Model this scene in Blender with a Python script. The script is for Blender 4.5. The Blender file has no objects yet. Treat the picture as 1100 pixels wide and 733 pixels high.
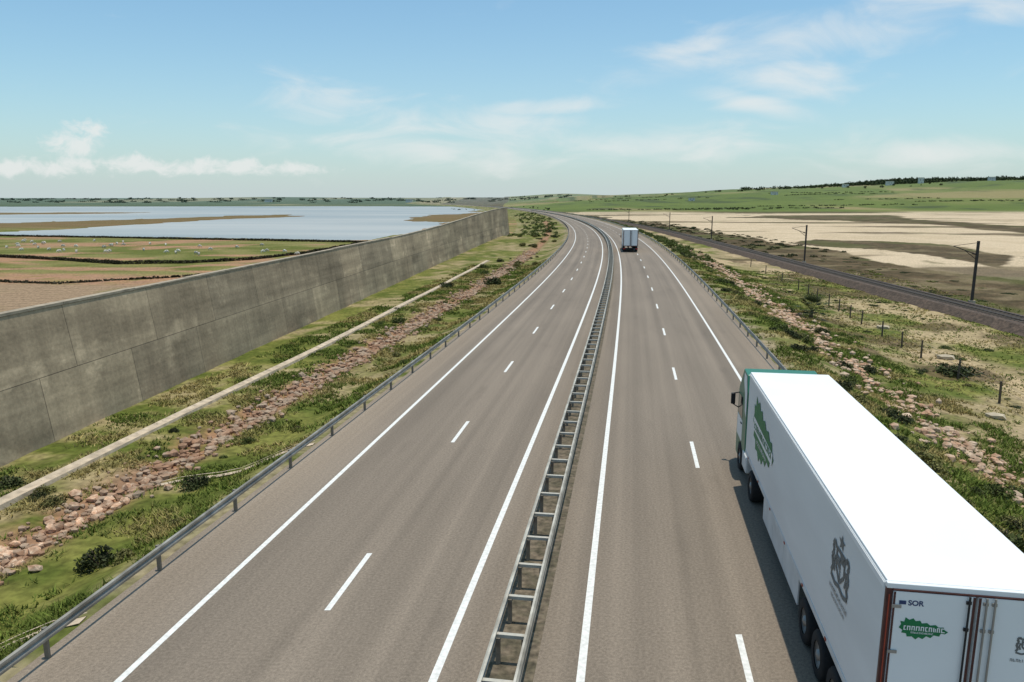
import bpy, bmesh, math, random
import numpy as np
from mathutils import Vector, Matrix
random.seed(7); rng=np.random.default_rng(11)
S=bpy.context.scene; C=S.collection
R=math.radians
HC=10.0; FP=800.0; PIT=math.atan(150.5/800)

def W(px,py,z=0.0):
    a=math.atan((py-366.5)/FP)+PIT
    d=(HC-z)/math.tan(a)
    zc=d*math.cos(PIT)+(HC-z)*math.sin(PIT)
    return ((px-550)/FP*zc,d)

# ---------------------------------------------------------------- materials
def mat(name,col,rough=.8,var=.25,scale=4.0,bump=.0,metal=0.0,spec=.3,rand=0.0,vcol=None,detail=6,stretch=None,col2=None):
    m=bpy.data.materials.new(name); m.use_nodes=True
    n=m.node_tree.nodes; l=m.node_tree.links; b=n['Principled BSDF']
    b.inputs['Roughness'].default_value=rough; b.inputs['Metallic'].default_value=metal
    b.inputs['Specular IOR Level'].default_value=spec
    tc=n.new('ShaderNodeTexCoord'); nz=n.new('ShaderNodeTexNoise')
    nz.inputs['Scale'].default_value=scale; nz.inputs['Detail'].default_value=detail
    src=tc.outputs['Object']
    if stretch:
        mp=n.new('ShaderNodeMapping'); mp.inputs['Scale'].default_value=stretch
        l.new(src,mp.inputs['Vector']); src=mp.outputs['Vector']
    l.new(src,nz.inputs['Vector'])
    mr=n.new('ShaderNodeMapRange'); mr.inputs['From Min'].default_value=.3; mr.inputs['From Max'].default_value=.7
    mr.inputs['To Min'].default_value=1-var; mr.inputs['To Max'].default_value=1+var
    l.new(nz.outputs['Fac'],mr.inputs['Value'])
    fac=mr.outputs['Result']
    if rand>0:
        oi=n.new('ShaderNodeObjectInfo'); m2=n.new('ShaderNodeMapRange')
        m2.inputs['To Min'].default_value=1-rand; m2.inputs['To Max'].default_value=1+rand
        l.new(oi.outputs['Random'],m2.inputs['Value'])
        mm=n.new('ShaderNodeMath'); mm.operation='MULTIPLY'; l.new(fac,mm.inputs[0]); l.new(m2.outputs['Result'],mm.inputs[1]); fac=mm.outputs[0]
    vm=n.new('ShaderNodeVectorMath'); vm.operation='SCALE'
    if vcol:
        at=n.new('ShaderNodeAttribute'); at.attribute_name=vcol; l.new(at.outputs['Color'],vm.inputs[0])
    elif col2:
        mx=n.new('ShaderNodeMix'); mx.data_type='RGBA'
        mx.inputs['A'].default_value=(*col,1); mx.inputs['B'].default_value=(*col2,1)
        n2=n.new('ShaderNodeTexNoise'); n2.inputs['Scale'].default_value=scale*.37; n2.inputs['Detail'].default_value=4
        l.new(src,n2.inputs['Vector'])
        r2=n.new('ShaderNodeMapRange'); r2.inputs['From Min'].default_value=.4; r2.inputs['From Max'].default_value=.6
        l.new(n2.outputs['Fac'],r2.inputs['Value']); l.new(r2.outputs['Result'],mx.inputs['Factor'])
        l.new(mx.outputs['Result'],vm.inputs[0])
    else: vm.inputs[0].default_value=col
    l.new(fac,vm.inputs['Scale']); l.new(vm.outputs['Vector'],b.inputs['Base Color'])
    if bump>0:
        bp=n.new('ShaderNodeBump'); bp.inputs['Strength'].default_value=bump; bp.inputs['Distance'].default_value=.05
        l.new(nz.outputs['Fac'],bp.inputs['Height']); l.new(bp.outputs['Normal'],b.inputs['Normal'])
    return m

# ---------------------------------------------------------------- helpers
def link(name,me,m=None,parent=None,kind=None):
    o=bpy.data.objects.new(name,me); C.objects.link(o)
    if m and me is not None and len(me.materials)==0: me.materials.append(m)
    if parent: o.parent=parent
    if kind: o['kind']=kind
    return o
def npmesh(name,V,F,uv=None,cols=None,smooth=False):
    V=np.asarray(V,dtype=np.float32); F=np.asarray(F,dtype=np.int32); k=F.shape[1]
    me=bpy.data.meshes.new(name)
    me.vertices.add(len(V)); me.vertices.foreach_set('co',V.ravel())
    me.loops.add(F.size); me.loops.foreach_set('vertex_index',F.ravel())
    me.polygons.add(len(F)); me.polygons.foreach_set('loop_start',np.arange(0,F.size,k,dtype=np.int32))
    me.polygons.foreach_set('loop_total',np.full(len(F),k,dtype=np.int32))
    if uv is not None:
        u=me.uv_layers.new(name='UVMap'); u.data.foreach_set('uv',np.asarray(uv,dtype=np.float32)[F.ravel()].ravel())
    if cols is not None:
        a=me.color_attributes.new('cover','FLOAT_COLOR','POINT')
        c4=np.ones((len(V),4),dtype=np.float32); c4[:,:3]=cols; a.data.foreach_set('color',c4.ravel())
    me.update(calc_edges=True)
    me.polygons.foreach_set('use_smooth',np.full(len(F),smooth,dtype=bool))
    return me
class MB:
    def __init__(s): s.v=[]; s.f=[]
    def box(s,x0,x1,y0,y1,z0,z1,M=None):
        b=len(s.v); P=[(x0,y0,z0),(x1,y0,z0),(x1,y1,z0),(x0,y1,z0),(x0,y0,z1),(x1,y0,z1),(x1,y1,z1),(x0,y1,z1)]
        if M is not None: P=[tuple(M@Vector(p)) for p in P]
        s.v+=P; s.f+=[tuple(b+i for i in q) for q in ((0,3,2,1),(4,5,6,7),(0,1,5,4),(1,2,6,5),(2,3,7,6),(3,0,4,7))]; return s
    def tube(s,p,q,r,r2=None,n=8):
        r2=r if r2 is None else r2; p=Vector(p);q=Vector(q); d=(q-p).normalized()
        a=d.orthogonal().normalized(); c=d.cross(a); b=len(s.v)
        for k in range(n):
            t=2*math.pi*k/n; o=a*math.cos(t)+c*math.sin(t); s.v.append(tuple(p+o*r)); s.v.append(tuple(q+o*r2))
        for k in range(n):
            j=(k+1)%n; s.f.append((b+2*k,b+2*j,b+2*j+1,b+2*k+1))
        s.f.append(tuple(b+2*k for k in range(n))[::-1]); s.f.append(tuple(b+2*k+1 for k in range(n))); return s
    def poly(s,pts): b=len(s.v); s.v+=list(pts); s.f.append(tuple(range(b,b+len(pts)))); return s
    def lathe_x(s,prof,cx,cy,cz,n=28):   # prof: (x, r)
        b=len(s.v)
        for x,r in prof:
            for k in range(n):
                t=2*math.pi*k/n; s.v.append((cx+x,cy+r*math.cos(t),cz+r*math.sin(t)))
        for i in range(len(prof)-1):
            for k in range(n):
                j=(k+1)%n; s.f.append((b+i*n+k,b+i*n+j,b+(i+1)*n+j,b+(i+1)*n+k))
        return s
    def build(s,name,m,parent=None,bev=0,kind=None,smooth=False):
        me=bpy.data.meshes.new(name); me.from_pydata(s.v,[],s.f)
        bm=bmesh.new(); bm.from_mesh(me)
        bmesh.ops.recalc_face_normals(bm,faces=bm.faces)
        if bev>0: bmesh.ops.bevel(bm,geom=bm.edges[:],offset=bev,segments=3,affect='EDGES',profile=.6)
        bm.to_mesh(me); bm.free()
        if smooth:
            for p in me.polygons: p.use_smooth=True
        return link(name,me,m,parent,kind)
def thing(name,label,cat,loc=(0,0,0),rz=0,group=None):
    o=bpy.data.objects.new(name,None); C.objects.link(o); o.location=loc; o.rotation_euler=(0,0,rz)
    return tag(o,label,cat,group)
def tag(o,label,cat,group=None,kind=None):
    o['label']=label; o['category']=cat
    if group: o['group']=group
    if kind: o['kind']=kind
    return o
def dup(root,loc,rz=0,scale=None,label=None):
    r=root.copy(); C.objects.link(r); r.location=loc; r.rotation_euler=(0,0,rz)
    if scale is not None: r.scale=scale
    if label: r['label']=label
    for ch in list(root.children):
        c=ch.copy(); C.objects.link(c); c.parent=r
        for g in list(ch.children):
            q=g.copy(); C.objects.link(q); q.parent=c
    return r

# ---------------------------------------------------------------- noise
def vn(x,y,seed=0):
    xi=np.floor(x).astype(np.int64); yi=np.floor(y).astype(np.int64); fx=x-xi; fy=y-yi
    fx=fx*fx*(3-2*fx); fy=fy*fy*(3-2*fy)
    def h(a,b):
        n=(a*374761393+b*668265263+seed*974711)&0x7fffffff
        n=((n^(n>>13))*1274126177)&0x7fffffff
        n=n^(n>>16); return (n&0xffff)/65535.0
    return (h(xi,yi)*(1-fx)+h(xi+1,yi)*fx)*(1-fy)+(h(xi,yi+1)*(1-fx)+h(xi+1,yi+1)*fx)*fy
def fbm(x,y,seed=0,o=4):
    s=0;a=.5;t=0
    for i in range(o): s=s+a*vn(x*2**i+17.3*i,y*2**i-9.1*i,seed+i); t+=a; a*=.5
    return s/t
def ss(x,a,b):
    t=np.clip((x-a)/(b-a),0,1); return t*t*(3-2*t)

# ---------------------------------------------------------------- paths
def spline(xs,ys):
    xs=np.array(xs,float); ys=np.array(ys,float); m=np.gradient(ys,xs)
    g=np.arange(xs[0],xs[-1]+1,1.0); i=np.clip(np.searchsorted(xs,g,side='right')-1,0,len(xs)-2)
    h=xs[i+1]-xs[i]; t=(g-xs[i])/h
    v=(2*t**3-3*t**2+1)*ys[i]+(t**3-2*t**2+t)*h*m[i]+(-2*t**3+3*t**2)*ys[i+1]+(t**3-t**2)*h*m[i+1]
    return g,v
GD,GX=spline([-60,-30,14,60,97,140,178,250,344,500,690,1000,1400,2200,3200],
             [-11.8,-7.1,-.15,7.12,12.7,18.5,22.9,29.0,33.4,34.3,27,2,-50,-190,-420])
kk=np.ones(25)/25; GXp=np.pad(GX,12,mode='reflect',reflect_type='odd'); GX=np.convolve(GXp,kk,'valid')
GM=np.gradient(GX,GD); GS=np.sqrt(1+GM**2)
def cx(d): return np.interp(d,GD,GX)
def sl(d): return np.interp(d,GD,GM)
def sq(d): return np.interp(d,GD,GS)
def P(t,d,z=0): return (float(cx(d)+t*sq(d)),float(d),z)
def toT(X,Y): return (X-cx(Y))/sq(Y)
RD,RX=spline([-60,30,75,124,182,312,523,900,1500,3000],[41,50,53,55.2,58.4,64,64,46,-15,-290])
def rx(d): return np.interp(d,RD,RX)
WALLEND=262.0
def wallx(d):  # base line of the big wall
    return -21.5+.084*(d-29.7)+0.00014*np.clip(d-170,0,None)**2
def walltop(d): return 5.05+2.6*float(ss(np.array(d*1.0),100,262))

# ---------------------------------------------------------------- terrain
def inpoly(X,Y,poly):
    r=np.zeros(X.shape,bool); n=len(poly)
    for i in range(n):
        x1,y1=poly[i]; x2,y2=poly[(i+1)%n]
        if y1==y2: continue
        c=((y1>Y)!=(y2>Y))&(X<(x2-x1)*(Y-y1)/(y2-y1)+x1); r^=c
    return r
LAKEZ=-3.3
def pp(pts,z=-3.0): return [W(a,b,z) for a,b in pts]
LAKES=[pp([(-400,246),(0,253.0),(130,254.5),(300,257.5),(402,258.5),(440,250),(478,241),(505,236.5),(440,235.5),(445,233),(500,230),(528,226),(530,222.3),(400,221.6),(-400,222.5)]),
       pp([(584,219.5),(600,222.5),(668,221.6),(675,219.5),(640,218.9)])]
SPITS=[pp([(-400,252),(0,249),(60,245.5),(120,242),(200,238.2),(245,235.5),(318,232.5),(300,230.8),(240,232.5),(120,236.5),(0,239.5),(-400,245)]),
       pp([(-400,232),(0,230.5),(90,230),(160,228.6),(90,228.2),(0,228.8),(-400,229.5)]),
       pp([(438,236.6),(470,238.5),(505,238),(560,232),(560,225),(528,226.5),(500,229.5),(447,232.5)])]
def warp(X,Y):
    a=np.clip(np.hypot(X,Y)/60,.5,20)
    return X+a*2.2*(fbm(X/25,Y/40,31)-.5)*2, Y+a*2.5*(fbm(X/30,Y/30,41)-.5)*2
def lakemask(X,Y):
    wx,wy=warp(X,Y); m=np.zeros(X.shape,bool)
    for p in LAKES: m|=inpoly(wx,wy,p)
    for p in SPITS: m&=~inpoly(wx,wy,p)
    return m&(np.abs(toT(X,Y))>30)
def hz(X,Y):
    X=np.asarray(X,float);Y=np.asarray(Y,float)
    T=toT(X,Y)
    n=fbm(X/3,Y/3,3)-.5; n2=fbm(X/40,Y/40,5)-.5
    pl=-3+.15*n+.5*n2*ss(np.abs(T),25,60)*(1-.8*ss(Y,200,400))
    near=-.07*np.ones_like(X)
    lv=-.07-.93*ss(-T,10.7,13.8)-.35*np.exp(-((T+17)/1.0)**2)+.12*n*ss(-T,11,13)
    wx_=wallx(Y); behind=ss(wx_-X,0.9,4.0)
    afterwall=ss(Y,WALLEND-25,WALLEND+20)
    left=lv*(1-behind)+pl*behind
    left2=-.07-2.93*ss(-T,11,32)+.15*n*ss(-T,11,14)
    left=left*(1-afterwall)+left2*afterwall
    right=-.09-2.2*ss(T,12.8,20.5)-.7*ss(T,20,27)+.16*n*ss(T,11.8,13.5)
    right=right+ss(T,24,34)*(pl+2.99)
    h=np.where(T<-10.7,left,np.where(T>11.7,right,near))
    hr=np.interp(X,[-50,60,200,360,590,840,1060,1310,1800,3000,9000],[0,6,15,23,36,44,60,61,54,52,52])
    k=ss(Y,900,1900)*(X>-50)*ss(T,30,150)
    h=h+(hr+4)*k*(.86+.28*fbm(X/260,Y/260,8))
    far=ss(Y,2700,5200)*ss(-X,-700,-300)
    h=h+far*(14+30*fbm(X/1500+3,Y/1200,12))
    m=lakemask(X,Y)
    return np.where(m,-4.6,h)
def geo(a,b,r0,step0):
    o=[a];s=step0
    while o[-1]<b: o.append(o[-1]+max(step0,o[-1]*r0))
    return o
ys=np.array(list(np.arange(-30,8,1.0))+geo(8,7500,.0085,.28))
tp=geo(24,9000,.017,.45)
left=[-t for t in tp][::-1]; l2=list(np.arange(-23.7,-10.75,.33)); mid=[-10.7,-5,0,5,11.7]; r2=list(np.arange(12,24,.35))
ts=np.array(left+l2+mid+r2+tp)
TT,YY=np.meshgrid(ts,ys); XX=cx(YY)+TT*sq(YY)
ZZ=hz(XX,YY)
def lerp(a,b,f): return a+(b-a)*f[...,None]
def colour(X,Y):
    T=toT(X,Y)
    c=lambda *v: np.array(v)
    n1=fbm(X/1.3,Y/1.3,51); n2=fbm(X/9,Y/9,52)
    O=0*X[...,None]
    green=lerp(c(.090,.108,.020)+O,c(.180,.175,.042),ss(n1,.3,.7))
    dry=lerp(c(.27,.21,.10)+O,c(.35,.265,.15),ss(n1,.3,.7))
    soil=lerp(c(.35,.185,.10)+O,c(.27,.16,.095),ss(n1,.3,.7))
    dark=lerp(c(.078,.058,.026)+O,c(.14,.095,.048),ss(n1,.3,.7))
    sand=lerp(c(.56,.435,.285)+O,c(.50,.385,.245),ss(n2,.3,.7))
    col=green.copy()
    col=lerp(col,dry,ss(n2*.6+n1*.4,.45,.62)*.75)
    band=np.exp(-((T+17.2)/1.1)**2)*(X>wallx(Y))
    col=lerp(col,soil*1.0,np.clip(band*1.4*ss(n1,.2,.5),0,1))
    edge=np.exp(-((T+10.9)/.6)**2)+np.exp(-((T-12.1)/.8)**2)
    col=lerp(col,c(.29,.23,.15)+0*col,np.clip(edge,0,1)*.8*ss(n1,.25,.6))
    rb=np.exp(-((T-18.9)/1.9)**2)
    col=lerp(col,c(.35,.24,.15)+0*col,np.clip(rb,0,1)*.85*ss(n1,.38,.58))
    fld=ss(T,20,23)*(X<rx(Y)-3)
    col=lerp(col,lerp(green*1.05,dry*1.0,ss(n2,.44,.60)),fld*.95)
    pn=ss(fbm(X/6+4,Y/10,77),.53,.62)
    col=lerp(col,c(.45,.33,.19)+0*col,fld*pn*.8)
    pn2=ss(fbm(X/5+40,Y/7,78),.58,.66)
    col=lerp(col,dark*.9,fld*pn2*.8)
    rp=ss(X-rx(Y),1,4)
    marsh=lerp(dark*.85,dry*.65,ss(n2,.52,.68)*.7)
    marsh=lerp(marsh,c(.085,.090,.024)+O,ss(fbm(X/14,Y/18,83),.52,.62)*.7)
    col=lerp(col,marsh,rp)
    wx,wy=warp(X,Y)
    sandp=inpoly(wx,wy,pp([(600,229),(650,233),(720,242),(790,253),(860,264),(950,281),(1100,303),(1700,395),(2200,330),(2200,232),(1200,222),(1100,221),(960,225),(955,229),(800,229.5),(700,226.5),(640,226.5)]))
    col=lerp(col,sand,(sandp*1.0)*rp)
    bandn=fbm(X/110,Y/26,61); k=ss(bandn,.60,.65)*sandp
    tong=inpoly(wx,wy,pp([(790,234),(900,237.5),(1010,242),(1120,252),(1500,268),(1500,250),(1100,243),(985,236),(950,231),(800,232)]))
    tong|=inpoly(wx,wy,pp([(850,261),(900,265),(1000,273),(1100,289),(1100,277),(1000,263),(900,258)]))
    col=lerp(col,marsh*.9,np.clip(k*.8+tong*.97,0,1)*rp)
    spk=ss(fbm(X/5,Y/9,87),.66,.70)*sandp*ss(-Y,-260,-140)
    col=lerp(col,marsh,spk*.6*rp)
    fg=lerp(c(.105,.135,.022)+O,c(.25,.205,.080),ss(fbm(X/170+9,Y/330,62),.50,.62))
    fg=lerp(fg,c(.055,.068,.018)+0*fg,ss(fbm(X/45,Y/60,66),.57,.66)*.8)
    fg=lerp(fg,c(.13,.160,.028)+0*fg,ss(fbm(X/300,Y/90,69),.48,.58)*.7)
    col=lerp(col,fg,ss(Y,820,1000)*(X>-20))
    lp=(X<wallx(Y)-1)&(Y<=WALLEND+15)|((Y>WALLEND+15)&(T<-32)); lp=lp*1.0
    past=lerp(c(.115,.125,.024)+O,c(.20,.18,.058),ss(n2,.35,.65))
    past=lerp(past,soil*1.15,ss(fbm(X/14,Y/9,71),.58,.66)*.9)
    fur=.5+.5*np.sin((Y-X*.25)*2.4)
    till=lerp(c(.32,.215,.13)+O,c(.21,.15,.085),fur*.6)
    till=lerp(till,green,ss(n2,.55,.7)*.5)
    yb=Y+.12*X
    lc=past
    lc=lerp(lc,soil*1.15,ss(-yb,-128,-122)*ss(n1,.2,.5))
    lc=lerp(lc,till,ss(-yb,-112,-106))
    lc=lerp(lc,c(.16,.105,.045)+0*lc,ss(Y,330,400)*.85*ss(-T,38,60))
    lc=lerp(lc,c(.060,.085,.026)+0*lc,ss(Y,1200,1800))
    lc=lerp(lc,lerp(lc,c(.20,.18,.08)+0*lc,ss(fbm(X/400,Y/900,72),.5,.6)),ss(Y,1900,2500))
    col=lerp(col,lc,lp)
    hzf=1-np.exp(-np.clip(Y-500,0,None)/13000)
    col=lerp(col,c(.26,.33,.34)+0*col,hzf)  # aerial haze painted into the ground colour, bluer with distance
    return col
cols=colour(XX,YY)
nr,nc=XX.shape
V=np.stack([XX,YY,ZZ],-1).reshape(-1,3)
idx=np.arange(nr*nc).reshape(nr,nc)
F=np.stack([idx[:-1,:-1],idx[:-1,1:],idx[1:,1:],idx[1:,:-1]],-1).reshape(-1,4)
Mter=mat('terrain_cover',(.1,.1,.1),.95,.38,3.2,.5,vcol='cover',detail=9,spec=.1)
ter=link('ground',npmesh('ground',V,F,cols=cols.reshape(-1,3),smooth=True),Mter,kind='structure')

# ---------------------------------------------------------------- water
def water_mat():
    m=bpy.data.materials.new('lagoon_water'); m.use_nodes=True; n=m.node_tree.nodes; l=m.node_tree.links; b=n['Principled BSDF']
    b.inputs['Roughness'].default_value=.5
    b.inputs['Specular IOR Level'].default_value=.22
    tc=n.new('ShaderNodeTexCoord'); nz=n.new('ShaderNodeTexNoise'); nz.inputs['Scale'].default_value=.6; nz.inputs['Detail'].default_value=4
    bp=n.new('ShaderNodeBump'); bp.inputs['Strength'].default_value=.15; bp.inputs['Distance'].default_value=.2
    l.new(tc.outputs['Object'],nz.inputs['Vector']); l.new(nz.outputs['Fac'],bp.inputs['Height']); l.new(bp.outputs['Normal'],b.inputs['Normal'])
    mp=n.new('ShaderNodeMapping'); mp.inputs['Scale'].default_value=(.003,.012,1); l.new(tc.outputs['Object'],mp.inputs['Vector'])
    z=n.new('ShaderNodeTexNoise'); z.inputs['Detail'].default_value=6; z.inputs['Scale'].default_value=1; l.new(mp.outputs['Vector'],z.inputs['Vector'])
    r=n.new('ShaderNodeMapRange'); r.inputs['From Min'].default_value=.35; r.inputs['From Max'].default_value=.65; l.new(z.outputs['Fac'],r.inputs['Value'])
    mx=n.new('ShaderNodeMix'); mx.data_type='RGBA'; mx.inputs['A'].default_value=(.25,.29,.29,1); mx.inputs['B'].default_value=(.42,.42,.385,1); l.new(r.outputs['Result'],mx.inputs['Factor']); l.new(mx.outputs['Result'],b.inputs['Base Color'])
    return m
MBw=MB(); MBw.poly([(-9000,150,LAKEZ),(60,150,LAKEZ),(700,6500,LAKEZ),(-9000,6500,LAKEZ)])
MBw.build('lagoon_water',water_mat(),kind='structure')

# ---------------------------------------------------------------- roads
def road_mat():
    m=bpy.data.materials.new('asphalt'); m.use_nodes=True; n=m.node_tree.nodes; l=m.node_tree.links; b=n['Principled BSDF']
    b.inputs['Roughness'].default_value=.85; b.inputs['Specular IOR Level'].default_value=.25
    uv=n.new('ShaderNodeUVMap'); uv.uv_map='UVMap'
    def noise(sc,vec,det=5):
        mp=n.new('ShaderNodeMapping'); mp.inputs['Scale'].default_value=vec; l.new(uv.outputs['UV'],mp.inputs['Vector'])
        z=n.new('ShaderNodeTexNoise'); z.inputs['Scale'].default_value=sc; z.inputs['Detail'].default_value=det; l.new(mp.outputs['Vector'],z.inputs['Vector']); return z.outputs['Fac']
    def mr(v,a,b_,c,d):
        r=n.new('ShaderNodeMapRange'); r.inputs['From Min'].default_value=a; r.inputs['From Max'].default_value=b_; r.inputs['To Min'].default_value=c; r.inputs['To Max'].default_value=d
        l.new(v,r.inputs['Value']); return r.outputs['Result']
    def mul(a,b_):
        q=n.new('ShaderNodeMath'); q.operation='MULTIPLY'; l.new(a,q.inputs[0]); l.new(b_,q.inputs[1]); return q.outputs[0]
    st=mr(noise(1.0,(1.6,.012,1),4),.3,.7,.84,1.15)
    big=mr(noise(1.0,(.25,.06,1),4),.3,.7,.91,1.09)
    stain=mr(noise(1.0,(.8,.22,1),6),.60,.75,1.0,.86)
    fine=mr(noise(14,(1,1,1),3),.3,.7,.80,1.20)
    spk=mr(noise(55,(1,1,1),2),.35,.65,.8,1.2)
    f=mul(mul(mul(st,stain),big),mul(fine,spk))
    sx=n.new('ShaderNodeSeparateXYZ'); l.new(uv.outputs['UV'],sx.inputs[0])
    sn=n.new('ShaderNodeMath'); sn.operation='SINE'; k=n.new('ShaderNodeMath'); k.operation='MULTIPLY'; k.inputs[1].default_value=3.6
    l.new(sx.outputs['X'],k.inputs[0]); l.new(k.outputs[0],sn.inputs[0]); f=mul(f,mr(sn.outputs[0],-1,1,.955,1.045))
    ab=n.new('ShaderNodeMath'); ab.operation='ABSOLUTE'; l.new(sx.outputs['X'],ab.inputs[0])
    sh=mr(ab.outputs[0],8.4,9.2,0,1)
    mx=n.new('ShaderNodeMix'); mx.data_type='RGBA'; mx.inputs['A'].default_value=(.215,.172,.128,1); mx.inputs['B'].default_value=(.250,.198,.145,1)
    l.new(sh,mx.inputs['Factor'])
    vm=n.new('ShaderNodeVectorMath'); vm.operation='SCALE'; l.new(mx.outputs['Result'],vm.inputs[0]); l.new(f,vm.inputs['Scale']); l.new(vm.outputs['Vector'],b.inputs['Base Color'])
    bp=n.new('ShaderNodeBump'); bp.inputs['Strength'].default_value=.25; bp.inputs['Distance'].default_value=.01
    l.new(noise(60,(1,1,1),2),bp.inputs['Height']); l.new(bp.outputs['Normal'],b.inputs['Normal'])
    return m
Mroad=road_mat()
DS=np.array(list(np.arange(-25,400,2.0))+list(np.arange(400,3000,8.0)))
def strip(name,t0,t1,z,m,kind='structure',d=None,nt=2):
    d=DS if d is None else d; tt=np.linspace(t0,t1,nt)
    T_,D_=np.meshgrid(tt,d); X_=cx(D_)+T_*sq(D_)
    V=np.stack([X_,D_,0*X_+z],-1).reshape(-1,3); i=np.arange(len(d)*nt).reshape(len(d),nt)
    F=np.stack([i[:-1,:-1],i[:-1,1:],i[1:,1:],i[1:,:-1]],-1).reshape(-1,4)
    return link(name,npmesh(name,V,F,uv=np.stack([T_,D_],-1).reshape(-1,2)),m,kind=kind)
strip('road_left',-10.45,-.50,0,Mroad); strip('road_right',.56,11.45,0,Mroad)
Mgrav=mat('median_gravel',(.16,.125,.085),.95,.45,6,.6,detail=9,col2=(.095,.08,.05))
strip('median_strip',-.50,.56,.0,Mgrav)
Mpaint=mat('road_paint',(.74,.72,.66),.6,.16,9,.0,detail=8)
strip('road_marking',-8.12-.08,-8.12+.08,.004,Mpaint); strip('road_marking',-1.54-.09,-1.54+.09,.004,Mpaint)
strip('road_marking',1.55-.09,1.55+.09,.004,Mpaint); strip('road_marking',8.75-.08,8.75+.08,.004,Mpaint)
def dashes(t,first,L,per):
    V=[];Fq=[];d=first
    while d<1500:
        b=len(V); a=d;e=d+L
        for q in (a,(a+e)/2,e): V+=[P(t-.075,q,.004),P(t+.075,q,.004)]
        Fq+=[(b,b+1,b+3,b+2),(b+2,b+3,b+5,b+4)]; d+=per
    link('road_marking',npmesh('road_marking',V,Fq),Mpaint,kind='structure')
dashes(-4.85,16.95-13.1*3,3.05,13.1); dashes(5.1,12.75-14.25*2,3.15,14.25)

# ---------------------------------------------------------------- guardrails
Mgalv=mat('galvanised_steel',(.36,.335,.285),.5,.28,2.2,.05,metal=.3,spec=.5,col2=(.26,.235,.19))
Mgalv2=mat('weathered_post_steel',(.23,.205,.165),.6,.3,3,metal=.3)
Mrail_lit=mat('weathered_rail_steel_lit',(.55,.51,.42),.55,.22,3,metal=.15,col2=(.40,.36,.29))  # paler rail steel, light on the left beam painted into its colour
Mrail_shaded=mat('rail_steel_shaded',(.33,.305,.25),.55,.25,3,metal=.2,col2=(.24,.215,.17))  # darker copy for the right beam, its shade painted into the colour
GDS=np.array(list(np.arange(-14,260,2.0))+list(np.arange(260,1600,6.0)))
def beam(name,t,face,parent,m,ds=GDS,z0=0):
    prof=[(0,.75),(.045,.72),(.05,.67),(.045,.645),(0,.61),(0,.59),(.045,.555),(.05,.53),(.045,.48),(0,.45)]
    V=[]
    for d in ds:
        for o,z in prof: V.append(P(t+face*o,d,z+z0))
    n=len(prof); i=np.arange(len(ds)*n).reshape(len(ds),n)
    F=np.stack([i[:-1,:-1],i[:-1,1:],i[1:,1:],i[1:,:-1]],-1).reshape(-1,4)
    return link(name,npmesh(name,V,F,smooth=False),m,parent)
def roadM(t,d,z=0):
    p=P(t,d,z); return Matrix.Translation(p)@Matrix.Rotation(-math.atan(float(sl(d))),4,'Z')
def railthing(label,t,face,d0,per):
    g=thing('guardrail',label,'guardrail',P(t,5,0)); inv=Matrix.Translation(-Vector(P(t,5,0)))
    b=beam('beam',t,face,g,Mgalv); b.matrix_parent_inverse=inv
    pm=MB().box(-.055,.055,-.03,.03,-.45,.73); 
    pm.box(-.02,.04,-.05,.05,.46,.74)
    first=pm.build('post',Mgalv2,g); first.matrix_parent_inverse=inv
    ds=list(np.arange(d0,1500,per)); first.matrix_basis=roadM(t-face*.07,ds[0])
    for d in ds[1:100]:
        o=first.copy(); C.objects.link(o); o.matrix_basis=roadM(t-face*.07,d)
    far=MB()
    for d in ds[100:]: far.box(-.055,.055,-.03,.03,-.45,.73,roadM(t-face*.07,d))
    o=far.build('post',Mgalv2,g,kind='stuff'); o.matrix_parent_inverse=inv
    return g
railthing('long grey steel guardrail along the left road edge above the rocky verge',-10.15,1,3,4.0)
railthing('grey steel guardrail along the right road edge behind the big white lorry',11.15,-1,3,4.0)
g=thing('guardrail','double-sided steel guardrail like a ladder on the median strip','guardrail',P(0,5,0)); inv=Matrix.Translation(-Vector(P(0,5,0)))
for sd in (-1,1):
    b=beam('beam',sd*.36,sd,g,Mrail_lit if sd<0 else Mrail_shaded); b.matrix_parent_inverse=inv
    fl=[(0,.752),(sd*-.05,.752),(sd*-.05,.735)]; V=[]
    for d in GDS:
        for o,z in fl: V.append(P(sd*.36+o,d,z))
    i=np.arange(len(GDS)*3).reshape(len(GDS),3); F=np.stack([i[:-1,:-1],i[:-1,1:],i[1:,1:],i[1:,:-1]],-1).reshape(-1,4)
    o=link('top_flange',npmesh('top_flange',V,F),Mrail_lit,g); o.matrix_parent_inverse=inv
ds=list(np.arange(2.0,1500,1.6))
cb=MB().box(-.355,.355,-.05,.05,.62,.70).build('crossbar',Mrail_lit,g); cb.matrix_parent_inverse=inv; cb.matrix_basis=roadM(0,ds[0])
for d in ds[1:100]:
    o=cb.copy(); C.objects.link(o); o.matrix_basis=roadM(0,d)
ps=MB().box(-.05,.05,-.04,.04,-.2,.62).build('post',Mgalv2,g); ps.matrix_parent_inverse=inv; k=0
for d in ds[:50]:
    for sd in (-.28,.28):
        o=ps if k==0 else ps.copy(); k+=1
        if k>1: C.objects.link(o)
        o.matrix_basis=roadM(sd,d)
f1=MB();f2=MB()
for d in ds[100:]: f1.box(-.355,.355,-.05,.05,.62,.70,roadM(0,d))
for d in ds[50:500]:
    for sd in (-.28,.28): f2.box(-.05,.05,-.04,.04,-.2,.62,roadM(sd,d))
for f,nm,mm in ((f1,'crossbar',Mrail_lit),(f2,'post',Mgalv2)):
    o=f.build(nm,mm,g,kind='stuff'); o.matrix_parent_inverse=inv

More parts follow.
